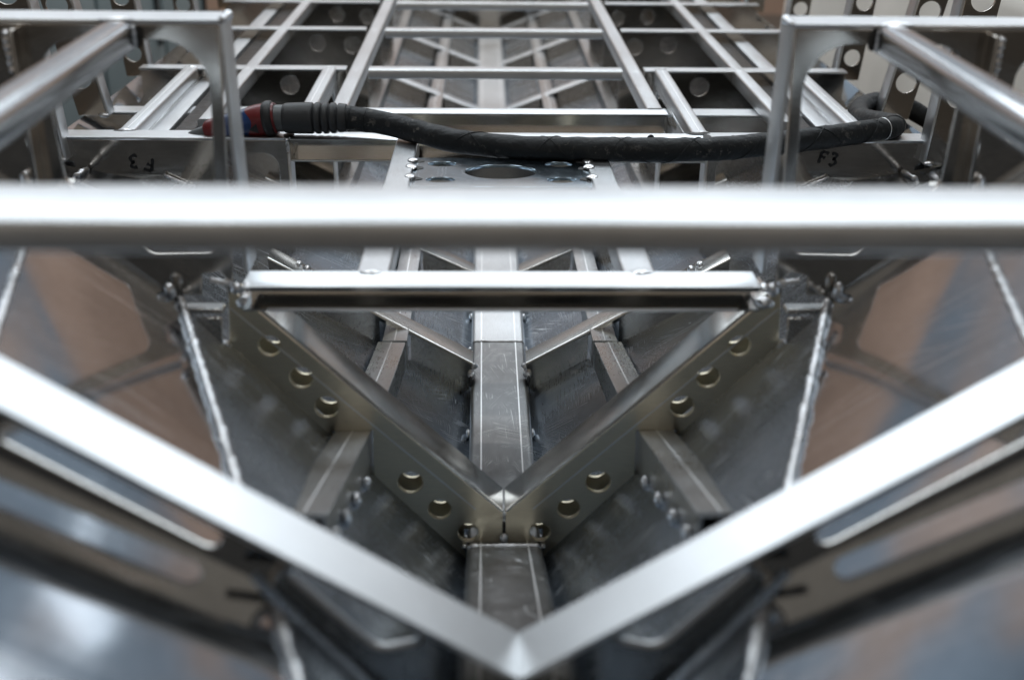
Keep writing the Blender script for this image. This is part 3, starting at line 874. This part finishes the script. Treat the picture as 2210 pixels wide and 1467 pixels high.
HP = [(-.2225, 1.5745, -.4068), (-.195, 1.572, -.408), (-.150, 1.556, -.411), (-.1134, 1.530, -.4130), (-.06, 1.492, -.4155), (.015, 1.457, -.4140), (.08, 1.445, -.4125), (.144, 1.441, -.4120), (.21, 1.441, -.4125),
      (.274, 1.448, -.4130), (.34, 1.466, -.4130), (.40, 1.490, -.4130), (.47, 1.522, -.4135), (.525, 1.550, -.4140), (.556, 1.572, -.4165), (.566, 1.600, -.4190), (.560, 1.640, -.4260), (.555, 1.69, -.4350),
      (.562, 1.745, -.4400), (.580, 1.79, -.4410), (.606, 1.825, -.4430), (.640, 1.842, -.4460), (.69, 1.840, -.4620), (.755, 1.81, -.510), (.82, 1.80, -.62), (.86, 1.80, -.80), (.88, 1.82, -1.2), (.92, 1.90, -1.475), (1.1, 2.1, -1.478)]
hpath = cr(HP, 14)
hrad = []
for i, p in enumerate(hpath):
    t = i / len(hpath)
    hrad.append(.0156 + .0018 * math.exp(-(t / .06) ** 2) + .0007 * noise.noise(Vector(p) * 16))
hose = tube('hose', hpath, hrad, 'hose_cover', torch, n=28, lump=.07, freq=48)
# helical wrap seams of the leather cover
def helix(i0, i1, turns, ph, r, hand):
    pts = []
    up = Vector((0, 0, 1))
    N = (i1 - i0) * 3
    for k in range(N + 1):
        f_ = i0 + (i1 - i0) * k / N
        i = min(len(hpath) - 2, int(f_)); q = f_ - i
        p = Vector(hpath[i]).lerp(Vector(hpath[i + 1]), q)
        dd = (Vector(hpath[i + 1]) - Vector(hpath[i])).normalized()
        sd = dd.cross(up).normalized(); uu = sd.cross(dd)
        a = ph + hand * 2 * math.pi * turns * k / N
        pts.append(p + (sd * math.cos(a) + uu * math.sin(a)) * (hrad[i] + .0001))
    return tube('wrap_seam', pts, r, 'hose_cover', hose, n=6, lump=.5, freq=400)
helix(58, 208, 7.5, .4, .0008, 1)
helix(58, 208, 7.5, 2.0, .0006, -1)
for i in (9, 18, 186):
    p = Vector(hpath[i]); dd = (Vector(hpath[i + 1]) - p).normalized(); sd = dd.cross(Vector((0, 0, 1))).normalized(); uu = sd.cross(dd)
    rp = [p + (sd * math.cos(a) + uu * math.sin(a)) * (hrad[i] + .0001) for a in [2 * math.pi * k / 40 for k in range(41)]]
    tube('stitched_edge', rp, .0007, 'scribe_line' if i == 186 else 'hose_cover', hose, n=6, lump=.8, freq=500)
for (i, a) in ((109, 2.3), (123, 3.3), (134, 2.7), (162, 2.9), (170, 3.5), (92, 3.9)):
    p = Vector(hpath[i]); dd = (Vector(hpath[i + 1]) - p).normalized(); sd = dd.cross(Vector((0, 0, 1))).normalized(); uu = sd.cross(dd)
    blob(p - (sd * math.cos(a) * -1 + uu * math.sin(a) * -1) * (hrad[i] + .0003) * 1.0, .0042, hose, 'grip_rubber', 'torn_flap', sq=(1.3, .35, 1.2))

# ------------------------------------------------------------------ background outside the hull
def box_mesh(name, lo, hi, mat, bev=.004):
    w, d_, h = hi[0] - lo[0], hi[1] - lo[1], hi[2] - lo[2]
    o = plate(name, rrect(w, d_, .006), [], ((lo[0] + hi[0]) / 2, (lo[1] + hi[1]) / 2, (lo[2] + hi[2]) / 2), (1, 0, 0), (0, 1, 0), h, mat, None, bev=bev)
    return o
for s in (-1, 1):
    sd = 'left' if s < 0 else 'right'
    o = box_mesh('timber_beam', (min(s * .700, s * .730), 1.30, -.62), (max(s * .700, s * .730), 3.6, -.532), 'timber')
    tag(o, 'brown timber beam along the ' + sd + ' outer edge of the hull', 'timber beam', 'timber beams beside the hull')
    for y in (1.5, 3.3):
        q = box_mesh('trestle_post', (min(s * .702, s * .728), y, -H), (max(s * .702, s * .728), y + .08, -.6205), 'timber')
        q.parent = o
tp = []
# canvas draped over a crate on the right
vs, fs = [], []
NU, NV = 60, 40
for i in range(NU + 1):
    u = i / NU
    for j in range(NV + 1):
        v = j / NV
        y = 1.1 + 3.3 * u
        if v < .55:
            q = v / .55
            x, z = 1.02 + .10 * q, -1.49 + 1.13 * q
        else:
            q = (v - .55) / .45
            x, z = 1.12 + .95 * q, -.36 + .05 * math.sin(q * 3)
        fold = .035 * math.sin(y * 9 + 1.5 * math.sin(y * 2.3)) * (1 - min(1, v / .6)) + .02 * noise.noise(Vector((x * 3, y * 3, z * 3)))
        z += -.16 * max(0, (y - 2.9)) * (v / 1) + .02 * noise.noise(Vector((x * 2, y * 2.5, 7)))
        vs.append((x + fold, y, max(-1.495, z)))
for i in range(NU):
    for j in range(NV):
        a = i * (NV + 1) + j
        fs.append((a, a + 1, a + NV + 2, a + NV + 1))
me = new_mesh('canvas_cover', vs, fs)
cv = put('canvas_cover', me, 'canvas', None, True)
md = cv.modifiers.new('thickness', 'SOLIDIFY'); md.thickness = .004
tag(cv, 'cream canvas cover draped to the right of the hull', 'canvas cover')
cb = empty('grey_cabinet', (-1.75, 2.9, -H))
tag(cb, 'blue-grey metal cabinet standing left of the hull', 'cabinet')
def kid(name, lo, hi, mat, parent):
    o = box_mesh(name, lo, hi, mat)
    o.data.transform(Matrix.Translation(-Vector(parent.location)))
    o.parent = parent
    return o
kid('body', (-2.3, 2.2, -1.44), (-1.25, 5.2, -.30), 'cabinet_paint', cb)
kid('plinth', (-2.26, 2.24, -H), (-1.29, 5.16, -1.441), 'dark_box', cb)
for k in range(4):
    dr = kid('door', (-1.2495, 2.23 + .74 * k, -1.40), (-1.228, 2.94 + .74 * k, -.34), 'cabinet_paint', cb)
    hd = kid('handle', (-1.2275, 2.85 + .74 * k, -.85), (-1.212, 2.87 + .74 * k, -.65), 'dark_box', cb)
